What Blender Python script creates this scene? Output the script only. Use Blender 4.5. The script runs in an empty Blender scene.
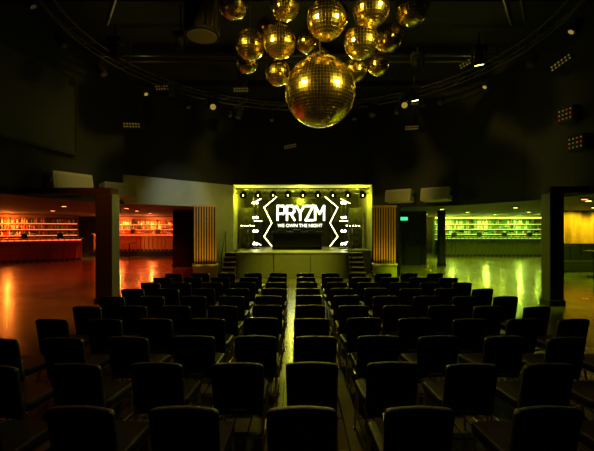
import bpy, bmesh, math, random
from mathutils import Vector, Matrix
random.seed(7)
D=bpy.data; C=bpy.context; SC=C.scene
SC.view_settings.view_transform='Standard'

# ---------------- materials ----------------
def mat(name,col,rough=.6,metal=0.,emit=None,es=0.,noise=0.,nscale=8.,bump=0.):
    m=D.materials.new(name); m.use_nodes=True
    nt=m.node_tree; b=nt.nodes['Principled BSDF']
    b.inputs['Base Color'].default_value=(*col,1); b.inputs['Roughness'].default_value=rough
    b.inputs['Metallic'].default_value=metal
    if emit: 
        b.inputs['Emission Color'].default_value=(*emit,1); b.inputs['Emission Strength'].default_value=es
    if noise or bump:
        tc=nt.nodes.new('ShaderNodeTexCoord'); n=nt.nodes.new('ShaderNodeTexNoise')
        n.inputs['Scale'].default_value=nscale; n.inputs['Detail'].default_value=4
        nt.links.new(tc.outputs['Object'],n.inputs['Vector'])
        if noise:
            r=nt.nodes.new('ShaderNodeMix'); r.data_type='RGBA'
            r.inputs[6].default_value=(*[c*(1-noise) for c in col],1); r.inputs[7].default_value=(*[min(1,c*(1+noise)) for c in col],1)
            nt.links.new(n.outputs['Fac'],r.inputs[0]); nt.links.new(r.outputs[2],b.inputs['Base Color'])
        if bump:
            bp=nt.nodes.new('ShaderNodeBump'); bp.inputs['Strength'].default_value=bump; bp.inputs['Distance'].default_value=.02
            nt.links.new(n.outputs['Fac'],bp.inputs['Height']); nt.links.new(bp.outputs['Normal'],b.inputs['Normal'])
    return m

def floor_mat():
    m=D.materials.new('dance_floor_boards'); m.use_nodes=True; nt=m.node_tree; b=nt.nodes['Principled BSDF']
    tc=nt.nodes.new('ShaderNodeTexCoord'); mp=nt.nodes.new('ShaderNodeMapping'); mp.inputs['Rotation'].default_value=(0,0,math.radians(90))
    br=nt.nodes.new('ShaderNodeTexBrick'); br.inputs['Scale'].default_value=1.0
    br.inputs['Color1'].default_value=(.16,.14,.05,1); br.inputs['Color2'].default_value=(.11,.095,.035,1); br.inputs['Mortar'].default_value=(.012,.01,.004,1)
    br.inputs['Brick Width'].default_value=1.6; br.inputs['Row Height'].default_value=.16; br.inputs['Mortar Size'].default_value=.008
    n=nt.nodes.new('ShaderNodeTexNoise'); n.inputs['Scale'].default_value=.9; n.inputs['Detail'].default_value=8; n.inputs['Roughness'].default_value=.65
    cr=nt.nodes.new('ShaderNodeMapRange'); cr.inputs[1].default_value=.3; cr.inputs[2].default_value=.7; cr.inputs[3].default_value=.55; cr.inputs[4].default_value=1.15
    mx=nt.nodes.new('ShaderNodeVectorMath'); mx.operation='SCALE'
    L=nt.links.new
    L(tc.outputs['Object'],mp.inputs['Vector']); L(mp.outputs[0],br.inputs['Vector']); L(tc.outputs['Object'],n.inputs['Vector'])
    L(n.outputs['Fac'],cr.inputs[0]); L(br.outputs['Color'],mx.inputs[0]); L(cr.outputs[0],mx.inputs['Scale']); L(mx.outputs[0],b.inputs['Base Color'])
    rr=nt.nodes.new('ShaderNodeMapRange'); rr.inputs[1].default_value=.3; rr.inputs[2].default_value=.7; rr.inputs[3].default_value=.18; rr.inputs[4].default_value=.28
    L(n.outputs['Fac'],rr.inputs[0]); L(rr.outputs[0],b.inputs['Roughness'])
    n2=nt.nodes.new('ShaderNodeTexNoise'); n2.inputs['Scale'].default_value=5; bp=nt.nodes.new('ShaderNodeBump'); bp.inputs['Strength'].default_value=.08; bp.inputs['Distance'].default_value=.01
    L(tc.outputs['Object'],n2.inputs['Vector']); L(n2.outputs['Fac'],bp.inputs['Height']); L(bp.outputs['Normal'],b.inputs['Normal'])
    return m

M=dict(
 floor=floor_mat(),
 black=mat('matt_black_paint',(.0032,.0040,.0014),.85,noise=.3,nscale=2),
 vblack=mat('black_steel',(.002,.002,.002),.9),
 blackc=mat('black_ceiling',(.005,.005,.003),.85,noise=.4,nscale=1.5),
 grey=mat('grey_render_wall',(.30,.32,.29),.8,noise=.15,nscale=3,bump=.1),
 lowc=mat('low_ceiling_paint',(.10,.09,.05),.8,noise=.2,nscale=1.5),
 wall=mat('dark_wall',(.06,.05,.04),.8,noise=.3,nscale=2),
 col=mat('column_paint',(.012,.013,.010),.6,noise=.3,nscale=2),
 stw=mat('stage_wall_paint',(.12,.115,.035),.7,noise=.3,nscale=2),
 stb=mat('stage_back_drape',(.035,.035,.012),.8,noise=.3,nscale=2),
 fabric=mat('black_upholstery',(.010,.008,.007),.55,noise=.3,nscale=40,bump=.15),
 metal=mat('chair_steel',(.55,.52,.40),.35,1.0),
 dmetal=mat('dark_metal',(.05,.045,.025),.4,.6),
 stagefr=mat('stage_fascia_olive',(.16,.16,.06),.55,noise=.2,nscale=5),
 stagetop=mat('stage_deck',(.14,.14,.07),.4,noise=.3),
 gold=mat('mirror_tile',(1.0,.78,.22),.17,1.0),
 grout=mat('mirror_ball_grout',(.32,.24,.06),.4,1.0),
 wood=mat('slat_timber',(.50,.30,.10),.5,noise=.3,nscale=12),
 plinth=mat('plinth_paint',(.35,.33,.20),.6,noise=.15),
 screen=mat('screen_black',(.006,.006,.007),.25),
 dscreen=mat('projection_screen',(.010,.010,.006),.7),
 white=mat('sign_white',(1,1,1),.5,emit=(.85,.92,1),es=1.5),
 ledy=mat('led_warm',(1,1,.8),.5,emit=(1,.92,.40),es=10),
 ledw=mat('lamp_white',(1,1,1),.5,emit=(1,.94,.5),es=30),
 amber=mat('amber_glint',(.8,.6,.2),.3,emit=(1,.7,.15),es=.25),  # faint emission stands in for yellow glints on fixture lenses
 beige=mat('beige_cabinet',(.28,.25,.15),.6,noise=.1),
 grille=mat('grille_mesh',(.22,.20,.12),.7,noise=.3,nscale=60),
 sback=mat('back_bar_glass',(.40,.42,.22),.3),
 curt_o=mat('orange_drape',(.75,.26,.05),.8,noise=.2),
 curt_y=mat('amber_drape',(.75,.55,.08),.8,noise=.2),
 red_panel=mat('bar_front_red',(.38,.06,.03),.5,noise=.25),
 bartop=mat('bar_top',(.55,.36,.28),.3),
 bartopg=mat('bar_top_pale',(.55,.55,.28),.3),
 green_panel=mat('bar_front_olive',(.16,.17,.05),.5,noise=.2),
 shelf=mat('shelf_wood',(.2,.11,.06),.5),
 shelfg=mat('shelf_green_wood',(.11,.16,.05),.5),
 exitg=mat('exit_green',(0,.5,.2),.5,emit=(.05,1,.4),es=1.2),
 b1=mat('bottle_amber',(.5,.2,.03),.15), b2=mat('bottle_clear',(.75,.75,.6),.1), b3=mat('bottle_green',(.08,.35,.12),.15), b4=mat('bottle_red',(.6,.05,.06),.2),
 strip_r=mat('strip_warm_red',(1,.3,.2),.5,emit=(1,.13,.03),es=3.6),
 strip_g=mat('strip_lime',(.8,1,.4),.5,emit=(.62,1,.16),es=1.5),
 strip_y=mat('strip_yellow',(1,1,.4),.5,emit=(.95,.95,.05),es=2.5),
 dot=mat('led_dim',(.4,.3,.08),.5,emit=(1,.75,.2),es=.06),
 redled=mat('led_red',(.4,.0,.0),.5,emit=(1,.05,.02),es=.22),
 lens=mat('lens_glass',(.15,.15,.13),.08,.8),
 downr=mat('downlight_red',(1,.3,.1),.5,emit=(1,.3,.08),es=6),
 downg=mat('downlight_lime',(1,1,.3),.5,emit=(.9,1,.2),es=6),
)

# ---------------- mesh builder ----------------
class B:
    def __init__(s,*mats): s.bm=bmesh.new(); s.mats=list(mats)
    def _fin(s,vs,mi,mtx=None):
        if mtx is not None: bmesh.ops.transform(s.bm,matrix=mtx,verts=vs)
        fs=set()
        for v in vs:
            for f in v.link_faces: fs.add(f)
        for f in fs: f.material_index=mi
        return vs
    def box(s,c,size,mi=0,rz=0.,rx=0.,ry=0.,bev=0.):
        r=bmesh.ops.create_cube(s.bm,size=1); vs=r['verts']
        bmesh.ops.transform(s.bm,matrix=Matrix.Diagonal((*size,1)),verts=vs)
        if bev:
            es=list({e for v in vs for e in v.link_edges})
            q=bmesh.ops.bevel(s.bm,geom=es,offset=bev,segments=2,affect='EDGES',profile=.5)
            vs=list({v for f in q['faces'] for v in f.verts}|{v for v in vs if v.is_valid})
        mt=Matrix.Translation(c)@Matrix.Rotation(rz,4,'Z')@Matrix.Rotation(ry,4,'Y')@Matrix.Rotation(rx,4,'X')
        return s._fin(vs,mi,mt)
    def cyl(s,p,q,r,mi=0,r2=None,n=12):
        p=Vector(p);q=Vector(q);d=q-p
        o=bmesh.ops.create_cone(s.bm,cap_ends=True,segments=n,radius1=r,radius2=r if r2 is None else r2,depth=d.length)
        mt=Matrix.Translation((p+q)/2)@d.to_track_quat('Z','Y').to_matrix().to_4x4()
        return s._fin(o['verts'],mi,mt)
    def tube(s,pts,r,mi=0,n=8):
        for a,b in zip(pts,pts[1:]): s.cyl(a,b,r,mi,n=n)
    def poly(s,pts,mi=0):
        f=s.bm.faces.new([s.bm.verts.new(p) for p in pts]); f.material_index=mi; return f
    def lathe(s,c,prof,mi=0,n=8):
        rings=[]
        for (r,z) in prof:
            rings.append([s.bm.verts.new((c[0]+r*math.cos(2*math.pi*i/n),c[1]+r*math.sin(2*math.pi*i/n),c[2]+z)) for i in range(n)])
        for a,b in zip(rings,rings[1:]):
            for i in range(n):
                f=s.bm.faces.new((a[i],a[(i+1)%n],b[(i+1)%n],b[i])); f.material_index=mi
        f=s.bm.faces.new(rings[-1]); f.material_index=mi
    def mesh(s,name):
        me=D.meshes.new(name); bmesh.ops.recalc_face_normals(s.bm,faces=s.bm.faces[:]); s.bm.to_mesh(me); s.bm.free()
        for m in s.mats: me.materials.append(m)
        return me
    def done(s,name,loc=(0,0,0),rz=0.,parent=None,rot=None):
        o=D.objects.new(name,s.mesh(name)); SC.collection.objects.link(o); o.location=loc
        o.rotation_euler=rot if rot else (0,0,rz)
        if parent: o.parent=parent
        return o

def light(kind,name,loc,col,e,parent=None,target=None,size=90,blend=.6,rad=.08,ploc=(0,0,0)):
    l=D.lights.new(name,kind); l.color=col; l.energy=e
    if kind=='SPOT': l.spot_size=math.radians(size); l.spot_blend=blend; l.shadow_soft_size=rad
    elif kind=='POINT': l.shadow_soft_size=rad
    o=D.objects.new(name,l); SC.collection.objects.link(o)
    o.location=Vector(loc)-Vector(ploc)
    if target: o.rotation_euler=(Vector(target)-Vector(loc)).to_track_quat('-Z','Y').to_euler()
    if parent: o.parent=parent
    return o

# ---------------- room shell ----------------
CZ=7.8; LZ=2.9; SZ=3.95
b=B(M['floor']); b.box((0,13.5,-.1),(46,35,.2)); b.done('floor')
L=[(-7.6,-3.5),(-7.6,4),(-7.55,8),(-7.2,11),(-6.2,13.5),(-2.9,17)]
R=[(3.4,17),(4.35,16.1),(6.2,14.5),(7.3,12),(7.6,8),(7.6,4),(7.6,-3.5)]
def wallobj(name,p,q,z0,z1,m,t=.12):
    p=Vector((*p[:2],0));q=Vector((*q[:2],0));d=q-p;c=(p+q)/2
    b=B(m); b.box((0,0,(z1-z0)/2),(d.length+.02,t,z1-z0)); return b.done(name,(c.x,c.y,z0),math.atan2(d.y,d.x))
for i,(p,q) in enumerate(zip(L[:-2],L[1:-1])): wallobj('wall_drum_left_%d'%(i+1),p,q,LZ,CZ,M['black'])
wallobj('wall_drum_left_5',L[-2],L[-1],SZ-.05,CZ,M['black'])
wallobj('wall_grey_upper',L[-2],L[-1],LZ-.02,SZ-.05,M['grey'],.16)
wallobj('wall_grey_lower',Vector(L[-2]).lerp(Vector(L[-1]),.70),L[-1],0,LZ-.02,M['grey'],.16)
for i,(p,q) in enumerate(zip(R[1:-1],R[2:])): wallobj('wall_drum_right_%d'%(i+1),p,q,LZ,CZ,M['black'])
wallobj('wall_drum_right_6',R[0],R[1],0,CZ,M['black'])
b=B(M['black']); b.box((.25,17.02,(SZ+CZ)/2),(6.4,.12,CZ-SZ)); b.done('wall_proscenium')
b=B(M['blackc']); b.poly([(x,y,CZ) for x,y in L]+[(x,y,CZ) for x,y in R]); 
for i in range(6): b.box((0,1+i*2.8,CZ-.12),(15,.14,.22))
b.done('ceiling')
b=B(M['lowc'])
b.poly([(-23,-3.5,LZ)]+[(x,y,LZ) for x,y in L]+[(-2.9,31,LZ),(-23,31,LZ)]); b.done('ceiling_left_low')
b=B(M['lowc'])
b.poly([(x,y,LZ) for x,y in R]+[(23,-3.5,LZ),(23,31,LZ),(3.4,31,LZ)]); b.done('ceiling_right_low')
b=B(M['wall']); b.box((-23,13.75,1.5),(.2,34.5,3)); b.done('wall_left')
b=B(M['wall']); b.box((23,13.75,1.5),(.2,34.5,3)); b.done('wall_right')
b=B(M['wall']); b.box((0,31,1.5),(46,.2,3)); b.done('wall_back')
b=B(M['black']); b.box((0,-3.6,CZ/2),(46,.2,CZ)); b.done('wall_rear')
k=0
for p,q in list(zip(R[1:-1],R[2:]))+list(zip(L[:-2],L[1:-1])):
    k+=1; wallobj('trim_%d'%k,p,q,LZ-.04,LZ+.03,M['vblack'],.18)

# ---------------- stage ----------------
b=B(M['stagefr'],M['stagetop'],M['dmetal'])
b.box((-.2,16.3,.47),(4.6,1.5,.94),0); b.box((-.2,16.3,.97),(4.66,1.56,.06),1)
for i in range(4): b.box((-2.45+i*1.5,15.545,.47),(.03,.02,.9),2)
b.box((.25,18.85,.5),(6.1,3.55,1.0),1)
stg=b.done('stage')
for sx,ww in ((2.50,.62),(-2.82,.56)):
    b=B(M['plinth'],M['vblack'],M['dmetal'])
    for i in range(5):
        b.box((0,.12+i*.20,(i+1)*.095),(ww,.22,(i+1)*.19),0)
        b.box((0,.008+i*.20,(i+.5)*.19),(ww-.04,.01,.12),1)
    b.tube([(-.26,.05,0),(-.26,.05,.9),(-.26,.95,1.85),(-.26,.95,.95)],.02,2)
    b.done('stage_steps',(sx,15.45,0))
b=B(M['stw']); b.box((-2.95,19.0,SZ/2),(.15,3.9,SZ)); b.done('wall_stage_left')
b=B(M['stw']); b.box((3.45,19.0,SZ/2),(.15,3.9,SZ)); b.done('wall_stage_right')
b=B(M['stb']); b.box((.25,20.95,SZ/2),(6.6,.15,SZ)); b.done('wall_stage_back')
b=B(M['plinth']); b.box((.25,19.0,SZ+.03),(6.6,3.9,.08)); b.done('ceiling_stage')

for x0,rz in ((-3.62,.25),(3.5,-.2)):
    b=B(M['wood'],M['plinth'],M['black'],M['dmetal'])
    b.box((0,0,.27),(.94,.42,.54),1,bev=.01); b.box((0,0,.56),(1.0,.48,.05),1)
    b.box((0,.06,1.72),(.86,.14,2.28),2)
    for i in range(9): b.box((-.40+i*.10,-.06,1.72),(.052,.12,2.28),0)
    b.box((0,0,2.86),(.94,.34,.06),0)
    for s in (-1,1): b.cyl((s*.3,-.62,0),(s*.3,-.62,.10),.06,3)
    o=b.done('slatted_screen',(x0,15.0 if x0<0 else 15.2,0),rz)
    for s in (-1,1): light('SPOT','slat_fill',(s*.3,-.66,.14),(1,.58,.06),40,o,target=(s*.2,-.1,2.1),size=75,blend=1,rad=.04)  # added lamps that brighten the slats

# LED screen and sign
b=B(M['screen'],M['dmetal']); b.box((0,0,0),(3.3,.08,2.5),0)
b.box((0,.0,1.27),(3.4,.12,.05),1); b.box((0,0,-1.265),(3.4,.12,.03),1); b.box((-1.67,0,0),(.05,.12,2.5),1); b.box((1.67,0,0),(.05,.12,2.5),1)
for x in (-1.2,1.2): b.box((x,.1,0),(.08,.08,2.5),1)
scr=b.done('led_screen',(.16,19.9,2.31))
def text(name,body,size,loc,parent,m,off=0.,space=1.):
    cu=D.curves.new(name,'FONT'); cu.body=body; cu.size=size; cu.align_x='CENTER'; cu.align_y='CENTER'; cu.extrude=.01; cu.offset=off; cu.space_character=space
    o=D.objects.new(name,cu); SC.collection.objects.link(o); cu.materials.append(m); o.parent=parent
    o.location=loc; o.rotation_euler=(math.pi/2,0,0); return o
LET={'P':[[(0,0),(0,1),(.42,1),(.56,.88),(.56,.58),(.42,.45),(0,.45)]],
 'R':[[(0,0),(0,1),(.42,1),(.56,.88),(.56,.6),(.42,.47),(0,.47)],[(.28,.47),(.6,0)]],
 'Y':[[(0,1),(.3,.5),(.6,1)],[(.3,.5),(.3,0)]],
 'Z':[[(0,1),(.58,1),(0,0),(.58,0)]],
 'M':[[(0,0),(0,1),(.35,.45),(.7,1),(.7,0)]]}
b=B(M['white'])
x=-1.62*.77; Hh=.82; wst=.15
for ch in 'PRYZM':
    for st in LET[ch]:
        for p,q in zip(st,st[1:]):
            p=Vector((x+p[0]*.74,-.06,p[1]*Hh)); q=Vector((x+q[0]*.74,-.06,q[1]*Hh)); d=q-p
            b.box(((p.x+q.x)/2,-.06,(p.z+q.z)/2),(d.length+wst*.55,.03,wst*.8),0,ry=-math.atan2(d.z,d.x))
    x+=(.7 if ch=='M' else .6)*.74+.10
o=b.done('logo_letters',(-.05,0,.10),parent=scr); o.scale=(.90,1,.90)
text('slogan_text','WE OWN THE NIGHT',.235,(0,-.06,-.19),scr,M['white'],.003)
for sx in (-1,1):
    b=B(M['ledy'],M['vblack'])
    P=[(sx*(1.25),0,1.30),(sx*(1.9),0,.75),(sx*(1.5),0,-.05),(sx*(1.9),0,-.75),(sx*(1.5),0,-1.25)]
    b.tube(P,.017,0)
    b.tube([(sx*2.7,0,.05),(sx*2.0,0,.05)],.018,0)
    b.tube([(sx*2.55,0,.95),(sx*2.05,0,1.2)],.014,0); b.tube([(sx*2.55,0,-.95),(sx*2.05,0,-1.2)],.014,0)
    b.tube([(x,y+.06,z) for x,y,z in P],.045,1)
    b.tube([(sx*2.55,.06,.95),(sx*1.8,.06,1.3)],.02,1); b.tube([(sx*2.55,.06,-.95),(sx*2.05,.06,-1.2)],.02,1); b.tube([(sx*2.55,.1,.95),(sx*2.55,.1,-1.30)],.025,1)
    b.tube([(sx*2.1,.1,1.0),(sx*2.1,.1,-1.30)],.03,1); b.tube([(sx*2.7,.06,.05),(sx*1.5,.06,.05)],.02,1)
    b.done('neon_chevron',(.2,19.6,2.31))
# DJ booth
b=B(M['black'],M['dmetal'],M['screen'],M['dot'])
b.box((0,0,.38),(2.3,.7,.76),0,bev=.02); b.box((0,0,.79),(2.4,.8,.05),1)
b.box((0,-.36,.40),(2.1,.02,.56),2)
for x in (-.7,.7):
    b.box((x,0,.85),(.4,.4,.07),1); b.cyl((x,0,.88),(x,0,.905),.15,2,n=20)
b.box((0,0,.86),(.4,.4,.09),1)
for i in range(6): b.cyl((-.15+i*.06,-.1,.90),(-.15+i*.06,-.1,.93),.012,3)
b.done('dj_booth',(0,18.0,1.0))
for x in (-2.45,2.85):
    b=B(M['black'],M['dmetal'],M['grille'])
    for k in range(2):
        z=.5+k*1.0
        b.box((0,0,z),(.62,.6,.96),0,bev=.02)
        b.cyl((0,-.29,z-.15),(0,-.32,z-.15),.24,1,n=24); b.cyl((0,-.32,z-.15),(0,-.33,z-.15),.08,0,n=16)
        b.cyl((0,-.29,z+.3),(0,-.32,z+.3),.1,1,n=16)
    b.done('speaker_stack',(x,18.7,1.0))
for x in (-1.98,2.22):
    b=B(M['dmetal'],M['ledw'],M['redled'],M['black'])
    b.cyl((0,0,0),(0,0,.04),.22,0); 
    b.tube([(-.1,0,0),(-.1,0,2.5)],.018); b.tube([(.1,0,0),(.1,0,2.5)],.018)
    for k in range(9): b.tube([(-.1,0,.2+k*.26),(.1,0,.46+k*.26)],.01)
    for z in (.25,.85,1.5,2.2):
        b.box((0,-.06,z),(.26,.08,.16),3,bev=.01)
        for dx in (-.07,.07): b.cyl((dx,-.10,z),(dx,-.115,z),.052,1,n=12)
    b.done('light_tower',(x,18.2,1.0))
for x in (-2.3,2.6):
    b=B(M['dmetal'],M['ledw'])
    b.box((0,0,0),(.7,.08,.1),0,bev=.01)
    for i in range(5): b.cyl((-.28+i*.14,-.04,0),(-.28+i*.14,-.055,0),.022,1,n=10)
    b.tube([(0,.02,0),(0,.02,-1.09)],.02,0); b.cyl((0,.02,-1.09),(0,.02,-1.06),.15,0)
    b.done('light_bar',(x,17.75,2.1))
b=B(M['dmetal'],M['ledy'],M['vblack'])
for dy,dz in ((0,0),(.25,0),(.12,-.2)): b.tube([(-2.8,17.3+dy,3.8+dz),(3.3,17.3+dy,3.8+dz)],.022)
for i in range(20):
    x=-2.8+i*.3; b.tube([(x,17.3,3.8),(x+.15,17.42,3.6),(x+.3,17.3,3.8)],.012); b.tube([(x,17.55,3.8),(x+.15,17.42,3.6)],.012)
for i in range(9):
    x=-2.45+i*.68
    b.tube([(x-.1,17.4,3.6),(x-.1,17.4,3.42),(x+.1,17.4,3.42),(x+.1,17.4,3.6)],.015)
    b.cyl((x,17.5,3.62),(x,17.25,3.48),.13,2,r2=.16,n=14); b.cyl((x,17.25,3.48),(x,17.245,3.477),.03,1,n=14)
tr=b.done('stage_lighting_truss')
SG=(.93,1,.03)
light('POINT','stage_lamp_1',(-2.4,17.9,3.3),SG,140,tr,rad=.1)
light('POINT','stage_lamp_2',(2.8,17.9,3.3),SG,140,tr,rad=.1)
light('POINT','stage_lamp_4',(.2,18.6,3.5),SG,150,tr,rad=.08)
light('SPOT','stage_lamp_3',(.2,16.9,3.25),(.95,.95,.06),480,tr,target=(0,14.2,0),size=110)

# ---------------- columns ----------------
def column(x,y,w,h=LZ,m='col'):
    b=B(M[m],M['vblack'])
    b.box((0,0,h/2),(w,w,h),0,bev=.015); b.box((0,0,.08),(w+.05,w+.05,.16),1,bev=.01)
    b.done('column',(x,y,0))
column(-5.08,10.2,.44); column(6.62,9.85,.36)
column(-5.95,20,.9,m='black'); column(7.6,20,.32)
b=B(M['vblack']); b.box((-6.35,10.2,LZ+.08),(2.9,.44,.16)); b.done('beam_left')
b=B(M['vblack']); b.box((7.0,9.85,LZ+.08),(1.1,.4,.16)); b.done('beam_right')

# ---------------- bars ----------------
PR=[(.035,0),(.037,.02),(.037,.17),(.015,.22),(.013,.29)]
def bar(name,A,Bp,front,strip,lightcol,e,z0=0.,depth=2.0,H=1.32,pelmet=None,ce=.35,top='bartop',sh='shelf'):
    A=Vector(A);Bp=Vector(Bp);d=Bp-A;Ln=d.length;rz=math.atan2(d.y,d.x);c=(A+Bp)/2
    b=B(front,M[top],strip,M[sh],M['b1'],M['b2'],M['b3'],M['b4'],M['dmetal'],M['sback'],pelmet or M[sh])
    if z0: b.box((0,depth/2+.2,-z0/2),(Ln+.4,depth+1.2,z0-.002),8)
    b.box((0,.3,H/2),(Ln,.5,H),0); b.box((0,.2,H+.03),(Ln+.1,.8,.06),1,bev=.01)
    b.box((0,.045,.06),(Ln,.03,.12),8)
    n=int(Ln/.3)
    for i in range(n+1): b.box((-Ln/2+i*Ln/n,.03,H/2),(.05,.05,H-.02),0)
    b.box((0,.03,H-.06),(Ln,.02,.03),2)
    tp=LZ-z0-.03
    b.box((0,depth+.2,tp/2),(Ln,.08,tp),3)
    b.box((0,depth-.1,tp-.1),(Ln,.3,.18),3); b.box((0,depth-.26,tp-.1),(Ln-.1,.02,.10),10)
    for k in range(4):
        z=1.15+k*.38
        if z+z0>2.45: break
        b.box((0,depth,z),(Ln-.1,.32,.035),3); b.box((0,depth-.165,z-.01),(Ln-.1,.012,.03),2)
        b.box((0,depth+.13,z+.14),(Ln-.1,.02,.2),9)
        m=int(Ln/.13)
        for i in range(m):
            if random.random()<.8: b.lathe((-Ln/2+.12+i*(Ln-.24)/m,depth-.05,z+.02),[(r*1.15,zz*random.uniform(.9,1.05)) for r,zz in PR],random.choice((4,5,5,6,7)) if sh=='shelf' else random.choice((4,5,5,6,6)),8)
    for i in range(int(Ln/1.8)):
        x=-Ln/2+.9+i*1.8; b.box((x,depth-.1,.5),(1.2,.5,.9),8,bev=.01)
        b.box((x,.3,H+.2),(.3,.2,.25),8,rx=-.3); b.cyl((x+.5,.3,H+.06),(x+.5,.3,H+.4),.03,5); b.box((x+.5,.28,H+.42),(.3,.08,.08),8)
    k=int(Ln/1.5)
    for i in range(k+1): b.box((-Ln/2+i*Ln/k,depth,tp/2),(.06,.34,tp-.02),3)
    o=b.done(name,(c.x,c.y,z0),rz)
    for i in range(max(2,int(Ln/2.5))):
        x=-Ln/2+1.2+i*2.5
        light('POINT','shelf_lamp',(x,depth-.7,2.3-z0),lightcol,e,o,rad=.05)
        light('POINT','counter_lamp',(x,-.9,2.6-z0),lightcol,e*ce,o,rad=.05)
    return o
bar('bar_counter',(-19.6,19.6),(-13.6,24),M['red_panel'],M['strip_r'],(1,.20,.02),150,ce=.10)
bar('bar_counter',(-14.6,27.3),(-8.9,27.3),M['curt_o'],M['strip_r'],(1,.17,.03),180,z0=.35,H=1.2,ce=.2)
bar('bar_counter',(10.4,27),(19.5,27),M['green_panel'],M['strip_g'],(.62,1,.10),90,pelmet=M['strip_y'],ce=.28,top='bartopg',sh='shelfg')
bar('bar_counter',(6.9,28.4),(9.6,28.4),M['green_panel'],M['strip_g'],(.9,1,.05),35,top='bartopg',sh='shelfg')

def drape(name,A,Bp,z0,z1,m,waves=.28):
    A=Vector(A);Bp=Vector(Bp);d=Bp-A;Ln=d.length;nrm=Vector((-d.y,d.x)).normalized()
    b=B(m,M['dmetal']); n=int(Ln/.04); prev=None
    for i in range(n+1):
        s=i/n; p=A+d*s+nrm*.07*math.sin(s*Ln/waves*2*math.pi)
        q=A+d*s+nrm*.05*math.sin(s*Ln/waves*2*math.pi+.3)
        a=b.bm.verts.new((p.x,p.y,z0)); c=b.bm.verts.new((q.x,q.y,z1))
        if prev: b.bm.faces.new((prev[0],a,c,prev[1]))
        prev=(a,c)
    b.tube([(A.x,A.y,z1),(Bp.x,Bp.y,z1)],.03,1)
    return b.done(name)
def dlamp(par,loc,col,e,tgt=None): return light('SPOT','drape_lamp',loc,col,e,par,target=tgt or (loc[0],loc[1]+1.2,.8),size=110)
o=drape('orange_curtain',(-13.2,25.2),(-12.2,25.3),0,LZ-.05,M['curt_o']); dlamp(o,(-12.8,24.1,2.7),(1,.5,.08),250,(-12.8,25,1.5))
o=drape('orange_curtain',(-8.4,27.2),(-7.0,27.4),0,LZ-.05,M['curt_o']); dlamp(o,(-7.7,26.1,2.7),(1,.3,.1),80,(-7.7,27.2,1.5))
o=drape('amber_curtain',(13.6,19.4),(18.5,19.2),0,LZ-.05,M['curt_y'],.5); 
for x in (14,15.4,17): dlamp(o,(x,18.3,2.75),(1,.72,.04),110,(x,19.3,1.6))
def booth(x,y,w,rz):
    b=B(M['fabric'],M['dmetal'],M['shelf'])
    b.box((0,0,.22),(w,.7,.36),1,bev=.02); b.box((0,-.02,.45),(w,.66,.14),0,bev=.04)
    for i in range(int(w/.5)): b.box((-w/2+.25+i*.5,.32,.85),(.48,.16,.75),0,bev=.05)
    b.box((0,.44,.65),(w,.08,1.25),0,bev=.01)
    b.done('booth_sofa',(x,y,0),rz)
booth(13.2,17.4,3.0,0); booth(16.8,17.2,3,0)
for x,y in ((12.2,15.6),(14.6,15.2),(-10.8,24.5)):
    b=B(M['dmetal'],M['shelf']); b.cyl((0,0,0),(0,0,.03),.25,0,n=20); b.cyl((0,0,.03),(0,0,1.02),.035,0); b.cyl((0,0,1.02),(0,0,1.06),.36,0,n=28)
    b.done('poseur_table',(x,y,0))
b=B(M['col']); b.box((5.7,20.6,LZ/2),(2.6,.15,LZ-.01),0); b.done('wall_lobby')
b=B(M['col'],M['dmetal'])
for dx in (-.46,.46):
    b.box((dx,0,1.03),(.88,.06,2.06),0,bev=.01); b.box((dx*.3,-.05,1.05),(.04,.05,.35),1); b.box((dx,-.035,1.5),(.25,.01,.5),1)
b.box((0,0,2.12),(1.95,.1,.08),1); b.box((-.95,0,1.06),(.07,.1,2.12),1); b.box((.95,0,1.06),(.07,.1,2.12),1)
b.done('door_1',(5.75,20.46,0))
b=B(M['exitg'],M['dmetal']); b.box((0,0,0),(.42,.02,.18),0); b.box((0,.03,0),(.48,.04,.24),1); b.done('exit_sign',(5.75,20.47,2.5))

# ---------------- downlights ----------------
def down(x,y,col,e,m,size=140):
    b=B(M['dmetal'],M[m]); b.cyl((0,0,0),(0,0,-.05),.13,0,r2=.11,n=20); b.cyl((0,0,-.05),(0,0,-.056),.08,1,n=16)
    o=b.done('downlight',(x,y,LZ)); light('SPOT','lamp',(0,0,-.08),col,e,o,target=(0,0,-3),size=size,blend=.8,rad=.08)
for x in (-9.2,-12.2,-15.5):
    for y in (7,11,15,19): down(x,y,(1,.13,.0) if y<14 else (1,.04,.0),(50 if y<14 else 140),'downr',120)
for x,y in ((-7.4,16.5),(-8,19),(-8.5,22),(-11,23)): down(x,y,(1,.03,.0),480,'downr',125)
for x in (9.2,12.5,16.0):
    for y in (12,16,20.5,24): down(x,y,(.60,1,.0),430 if y>13 else 110,'downg',130)
for x,y in ((6.6,17.3),(8,23.5)): down(x,y,(.64,1,.0),430,'downg',130)
down(8.55,11.3,(1,.04,.0),260,'downr',60)

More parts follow.
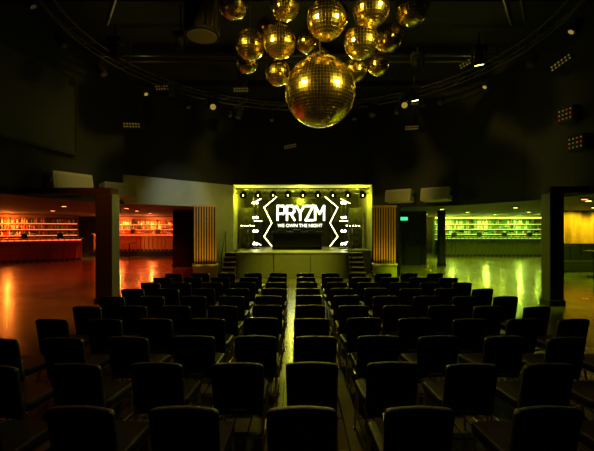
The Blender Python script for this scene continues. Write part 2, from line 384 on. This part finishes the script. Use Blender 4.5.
# ---------------- moving heads ----------------
def moving_head(x,y,z,top,tgt,col=None,e=0,size=45,lens='lens',rad=.07):
    b=B(M['dmetal'],M[lens],M['black'])
    b.cyl((0,0,.28),(0,0,top-z),.02,0); b.box((0,0,.22),(.34,.26,.12),2,bev=.015)
    dv=(Vector(tgt)-Vector((x,y,z))).normalized(); a=math.atan2(dv.y,dv.x)
    px=Vector((-math.sin(a),math.cos(a),0))
    for s in (-1,1):
        p=px*s*.16; b.tube([(p.x,p.y,.18),(p.x,p.y,-.08)],.025,2)
    b.tube([tuple(px*.16),tuple(px*-.16)],.015,0)
    q=-dv*.16; r=dv*.17
    b.cyl(q,r,.10,2,r2=.125,n=18); b.cyl(r,r+dv*.01,.105,1,n=18)
    o=b.done('moving_head_light',(x,y,z))
    if col: light('SPOT','beam',tuple(r+dv*.03),col,e,o,target=tuple(r+dv*2),size=size,blend=1.,rad=rad)
    return o
TT=6.95
moving_head(3.8,12.3,6.3,TT-.03,(5.1,13.4,0),(.64,1,.0),7500,48,'downg')
moving_head(4.6,9.6,6.3,TT-.03,(5.6,11.4,0),(.66,1,.0),2200,52,'downg')
moving_head(-3.9,12.0,6.3,TT-.03,(-4.8,12.5,0),(1,.08,.0),4000,46,'lens')
moving_head(-4.4,9.2,6.3,TT-.03,(-5.4,9.6,0),(1,.17,.0),1100,52,'lens')
moving_head(-2.2,14.3,6.3,TT-.03,(-3.0,12.6,0),(1,.3,.02),350,55)
moving_head(2.8,14.2,6.3,TT-.03,(1.5,8,0),(1,.9,.08),180,60)
moving_head(-3.4,5.2,6.2,TT,(.3,8.4,5.6),(1,.70,.12),2400,42,rad=.2)
moving_head(4.2,5.0,6.2,TT,(.6,8.4,5.6),(1,.75,.12),2400,42,rad=.2)
moving_head(0.4,15.1,6.5,TT-.03,(.4,9,5.6),(1,.75,.12),900,42,rad=.2)
moving_head(.3,4.4,6.3,CZ-.02,(.3,4.6,0),(1,.7,.25),170,95)  # added fill head above the view, picks out the chair edges
moving_head(-5.1,6.9,6.3,TT-.03,(-4,3,3),lens='amber'); moving_head(5.7,6.6,6.3,TT-.03,(4.5,3,3),lens='amber')
moving_head(-1.6,11.5,6.5,TT-.03,(-4.7,15.1,2.9),(.9,1,.75),400,36)  # added head, a neutral wash to lift the grey wall
moving_head(1.6,10.9,6.5,TT-.03,(-.1,15.5,.3),(.95,.95,.08),2000,34)  # added head that brightens the olive stage front
moving_head(-3.1,14.0,6.5,TT-.03,(-1.5,8,3),lens='amber'); moving_head(3.9,13.8,6.5,TT-.03,(2.5,8,3),lens='amber')
for x,y in ((-4.3,6.2),(4.9,6.1),(-3.0,9.8),(3.4,7.4),(-2.6,5.4)): moving_head(x,y,6.75,CZ-.02,(x*.6,y+3,2))
b=B(M['dmetal'],M['vblack'],M['amber'],M['lens']); cx,cy,N=.3,9.4,48
for r,z in ((5.7,TT),(6.0,TT),(5.85,TT-.22)):
    b.tube([(cx+r*math.cos(2*math.pi*i/N),cy+r*math.sin(2*math.pi*i/N),z) for i in range(N+1)],.024,n=6)
for i in range(N):
    a=2*math.pi*i/N;a2=2*math.pi*(i+.5)/N
    f=lambda r,t,z:(cx+r*math.cos(t),cy+r*math.sin(t),z)
    b.tube([f(5.7,a,TT),f(5.85,a2,TT-.22),f(6.0,a,TT)],.012,n=5); b.tube([f(5.7,a,TT),f(6.0,a,TT)],.012,n=5)
for i in range(8):
    a=2*math.pi*(i+.5)/8; b.tube([(cx+5.85*math.cos(a),cy+5.85*math.sin(a),TT),(cx+5.85*math.cos(a),cy+5.85*math.sin(a),CZ)],.02)
for i in range(22):
    a=2*math.pi*(i+.3)/22; r=5.85; px_,py_=cx+r*math.cos(a),cy+r*math.sin(a)
    b.tube([(px_,py_,TT-.22),(px_,py_,TT-.42)],.015,1)
    q=Vector((px_+.1*math.cos(a),py_+.1*math.sin(a),TT-.45)); dv=Vector((-math.cos(a)*.6,-math.sin(a)*.6,-.8)).normalized()
    b.cyl(q,q+dv*.3,.08,1,r2=.11,n=12); b.cyl(q+dv*.3,q+dv*.31,.06,2 if i%4==1 else 3,n=12)
b.tube([(-5.5,10.9,TT),(6.1,10.9,TT)],.03); b.tube([(-5.5,11.3,TT),(6.1,11.3,TT)],.03)
b.tube([(-3.8,5.3,TT),(4.4,5.3,TT)],.03)
b.tube([(2.6,5.6,TT),(5.2,9.2,TT)],.05); b.tube([(2.9,5.4,TT),(5.4,9.0,TT)],.05); b.tube([(-2.2,5.6,TT),(-4.6,9.2,TT)],.05)
rt=b.done('lighting_ring_truss')
for x,y in ((-4.5,10.9),(5.0,10.9),(.3,14.9)): light('POINT','truss_fill',(x,y,TT-.5),(1,.85,.2),6,rt,rad=.06)  # added bare lamps that faintly reveal ceiling and truss
for x,y,z,rz,ry in ((-4.7,13.3,6.9,.6,-.25),(-2.1,14.2,7.15,.2,-.1),(4.2,14.0,6.6,-.4,.1),(5.5,12.2,7.3,-.7,-.35),(6.9,9.9,6.3,-1.2,-.3),(-5.5,12.6,5.4,.7,-.15),(-.3,16.8,5.6,0,-.2),(4.6,15.2,6.0,-.6,.1)):
    b=B(M['black'],M['dot']); b.box((0,0,0),(.6,.1,.18),0,bev=.01)
    for i in range(6):
        for k in (-1,1): b.cyl((-.23+i*.092,-.05,k*.045),(-.23+i*.092,-.056,k*.045),.026,1,n=8)
    if y<16: b.tube([(0,.0,.08),(0,.0,CZ-z)],.014,0)
    else: b.box((0,.1,0),(.08,.12,.08),0)
    b.done('led_batten',(x,y,z),rot=(0,ry,rz))
b=B(M['dmetal'],M['grille'],M['black'])
b.cyl((0,0,-.3),(0,0,.35),.34,0,n=28); b.cyl((0,0,-.36),(0,0,-.3),.37,2,n=28); b.cyl((0,0,-.375),(0,0,-.36),.31,1,n=28)
for i in range(10):
    a=i*.628; b.box((.35*math.cos(a),.35*math.sin(a),.02),(.03,.05,.6),2,rz=a)
b.tube([(0,0,.35),(0,0,CZ-6.4)],.03,0)
b.done('pendant_speaker',(-2.0,8.0,6.4))
b=B(M['dscreen'],M['black']); b.box((0,0,0),(3.2,.05,2.2),0)
b.box((0,0,1.13),(3.3,.12,.08),1); b.box((0,0,-1.13),(3.3,.12,.08),1); b.box((-1.63,0,0),(.06,.1,2.3),1); b.box((1.63,0,0),(.06,.1,2.3),1)
for x in (-1,1): b.tube([(x,0,1.13),(x,0,CZ-5.35)],.02,1)
b.done('projection_screen',(-7.0,9.9,5.35),math.radians(80))

def cab(x,y,z,rz,w=1.1,h=.52):
    b=B(M['beige'],M['grille'],M['dmetal'])
    b.box((0,0,0),(w,.42,h),0,bev=.03,rx=-.15); b.box((0,-.215,0),(w-.12,.02,h-.12),1,rx=-.15)
    for s in (-1,1): b.box((s*(w/2+.02),.05,.02),(.03,.3,.12),2)
    b.box((0,.27,.05),(.3,.2,.08),2); b.box((0,.27,-.1),(.3,.2,.05),2)
    b.done('speaker_cabinet',(x,y,z),rz)
cab(-6.62,11.1,3.32,math.radians(60),1.15,.52); cab(-6.0,12.75,3.24,math.radians(55),1.1,.48)
cab(4.2,15.55,3.3,-math.radians(40),1.1,.50); cab(5.35,14.6,3.28,-math.radians(40),1.1,.5)
moving_head(-2.9,6.6,6.5,TT,(-6.4,11.7,3.3),(1,.9,.4),300,22)
moving_head(3.3,10.4,6.5,TT,(4.7,15.1,3.3),(.95,1,.4),120,24)
for x,y,z in ((7.1,9.9,4.95),(7.15,9.6,4.15)):
    b=B(M['black'],M['dot'],M['redled']); b.box((0,0,0),(.5,.3,.42),0,bev=.03)
    for i in range(4):
        for k in range(3): b.cyl((-.16+i*.11,-.15,-.11+k*.11),(-.16+i*.11,-.157,-.11+k*.11),.022,2 if (i+k)%4==0 else 1,n=8)
    b.tube([(0,.1,.0),(.0,.35,.1)],.03,0)
    b.done('blinder_light',(x,y,z),-math.radians(80))

# ---------------- mirror balls ----------------
def mirror_ball(x,y,z,r,u):
    b=B(M['gold'],M['dmetal'],M['grout'])
    o=bmesh.ops.create_uvsphere(b.bm,u_segments=u,v_segments=u//2,radius=r)
    fs=b.bm.faces[:]
    bmesh.ops.inset_individual(b.bm,faces=fs,thickness=r*.003*72/u,depth=r*.003)
    inner=set(fs)
    for f in b.bm.faces:
        f.material_index=0 if f in inner else 2
    for f in fs:   # each glass tile sits at a very slightly different tilt
        n=f.normal.copy(); c=f.calc_center_median()
        t=Vector((random.uniform(-1,1),random.uniform(-1,1),random.uniform(-1,1)))*.04
        for v in f.verts: v.co+=n*((v.co-c).dot(t))
    b.cyl((0,0,r*.97),(0,0,r*1.12),r*.12,1,n=14); b.tube([(0,0,r*1.1),(0,0,CZ-z)],.012,1)
    b.done('mirror_ball',(x,y,z),random.random()*3)
mirror_ball(.51,8.4,5.0,.77,72)
for t in ((-1.45,8.6,7.05,.34),(-.27,8.7,7.1,.34),(.6,7.8,6.27,.40),(1.54,7.9,6.57,.38),(2.54,8.4,6.86,.38),(-1.06,8.6,6.14,.34),(-.37,8.2,6.01,.35),
          (1.35,8.0,5.92,.36),(2.16,9,6.5,.33),(-1.32,10,6.34,.28),(-.46,9.2,5.75,.31),(1.43,9.4,5.91,.30),(2.07,9.7,6.17,.28),(.25,10.0,6.9,.3),(.9,8.9,6.95,.33),
          (-.75,9.6,7.0,.3),(.55,9.5,6.2,.3),(1.9,10.2,7.1,.3)):
    mirror_ball(*t,36)

# ---------------- chairs ----------------
def chair_mesh():
    b=B(M['fabric'],M['metal'])
    def pad(w,h,t,rnd):
        r=bmesh.ops.create_cube(b.bm,size=1); vs=r['verts']
        bmesh.ops.transform(b.bm,matrix=Matrix.Diagonal((w,t,h,1)),verts=vs)
        es=[e for e in {e for v in vs for e in v.link_edges} if abs((e.verts[0].co-e.verts[1].co).y)>t*.9]
        q=bmesh.ops.bevel(b.bm,geom=es,offset=rnd,segments=4,affect='EDGES',profile=.5)
        allv={v for f in q['faces'] for v in f.verts}|{v for v in vs if v.is_valid}
        es=[e for e in {e for v in allv for e in v.link_edges} if abs((e.verts[0].co-e.verts[1].co).y)<1e-5]
        q=bmesh.ops.bevel(b.bm,geom=es,offset=t*.3,segments=2,affect='EDGES',profile=.5)
        allv={v for v in allv if v.is_valid}|{v for f in q['faces'] for v in f.verts}
        for xx in (-.16,-.08,0,.08,.16):
            fs={f for v in allv for f in v.link_faces}; geo=list(allv)+list({e for f in fs for e in f.edges})+list(fs)
            q=bmesh.ops.bisect_plane(b.bm,geom=geo,plane_co=(xx,0,0),plane_no=(1,0,0))
            allv|={g for g in q['geom'] if isinstance(g,bmesh.types.BMVert)}
        return list(allv)
    vs=pad(.45,.47,.05,.035)
    for v in vs:
        v.co.x*=1-.08*max(0,-v.co.z/.23)*.6
        v.co.y-=.9*v.co.x**2; v.co.y-=v.co.z*.16; v.co.z+=.61
        v.co.y+=.05
    vs=pad(.45,.45,.085,.05)
    bmesh.ops.transform(b.bm,matrix=Matrix.Translation((0,.30,.46))@Matrix.Rotation(math.pi/2,4,'X'),verts=vs)
    for s in (-1,1):
        x=s*.215
        b.tube([(x,-.02,.0),(x*.98,.06,.43),(x*.9,.05,.6)],.012,1)
        b.tube([(x,.52,0),(x*.95,.47,.42),(x*.98,.06,.42)],.012,1)
        b.cyl((x,-.02,0),(x,-.02,.02),.018,1); b.cyl((x,.52,0),(x,.52,.02),.018,1)
        b.tube([(x,-.0,.2),(x,.5,.2)],.008,1)
    b.tube([(-.21,.06,.42),(.21,.06,.42)],.012,1); b.tube([(-.2,.47,.41),(.2,.47,.41)],.012,1)
    b.tube([(-.21,.015,.2),(.21,.015,.2)],.009,1)
    me=b.mesh('banquet_chair')
    for p in me.polygons: p.use_smooth=False
    return me
cm=chair_mesh()
def chair(x,y,rz):
    o=D.objects.new('banquet_chair',cm); SC.collection.objects.link(o); o.location=(x,y,0); o.rotation_euler=(0,0,rz)
for x in (-2.12,-1.38,-.72,.03,.78,1.60,2.35): chair(x,2.45,x*.05+random.uniform(-.03,.03))
for r in range(1,10):
    y=2.45+r*.81; sp=.655+.008*random.random(); off=.2-(.06 if r==1 else 0)
    for k in range(-5,6):
        if r==1 and k<-4: continue
        x=off+k*sp*1.0+random.uniform(-.02,.02)
        chair(x,y+random.uniform(-.03,.03)-.012*abs(k)*abs(k)*.3,x*.05+random.uniform(-.04,.04))

# ---------------- world & camera ----------------
w=D.worlds.new('world'); SC.world=w; w.use_nodes=True
w.node_tree.nodes['Background'].inputs[0].default_value=(.5,.55,.2,1); w.node_tree.nodes['Background'].inputs[1].default_value=.01
cam=D.cameras.new('camera'); cam.sensor_width=36; cam.lens=380/594*36; cam.shift_y=(228-225.5)/594
co=D.objects.new('camera',cam); SC.collection.objects.link(co); co.location=(0,0,2.0); co.rotation_euler=(math.pi/2,0,0)
cam.clip_end=200; SC.camera=co
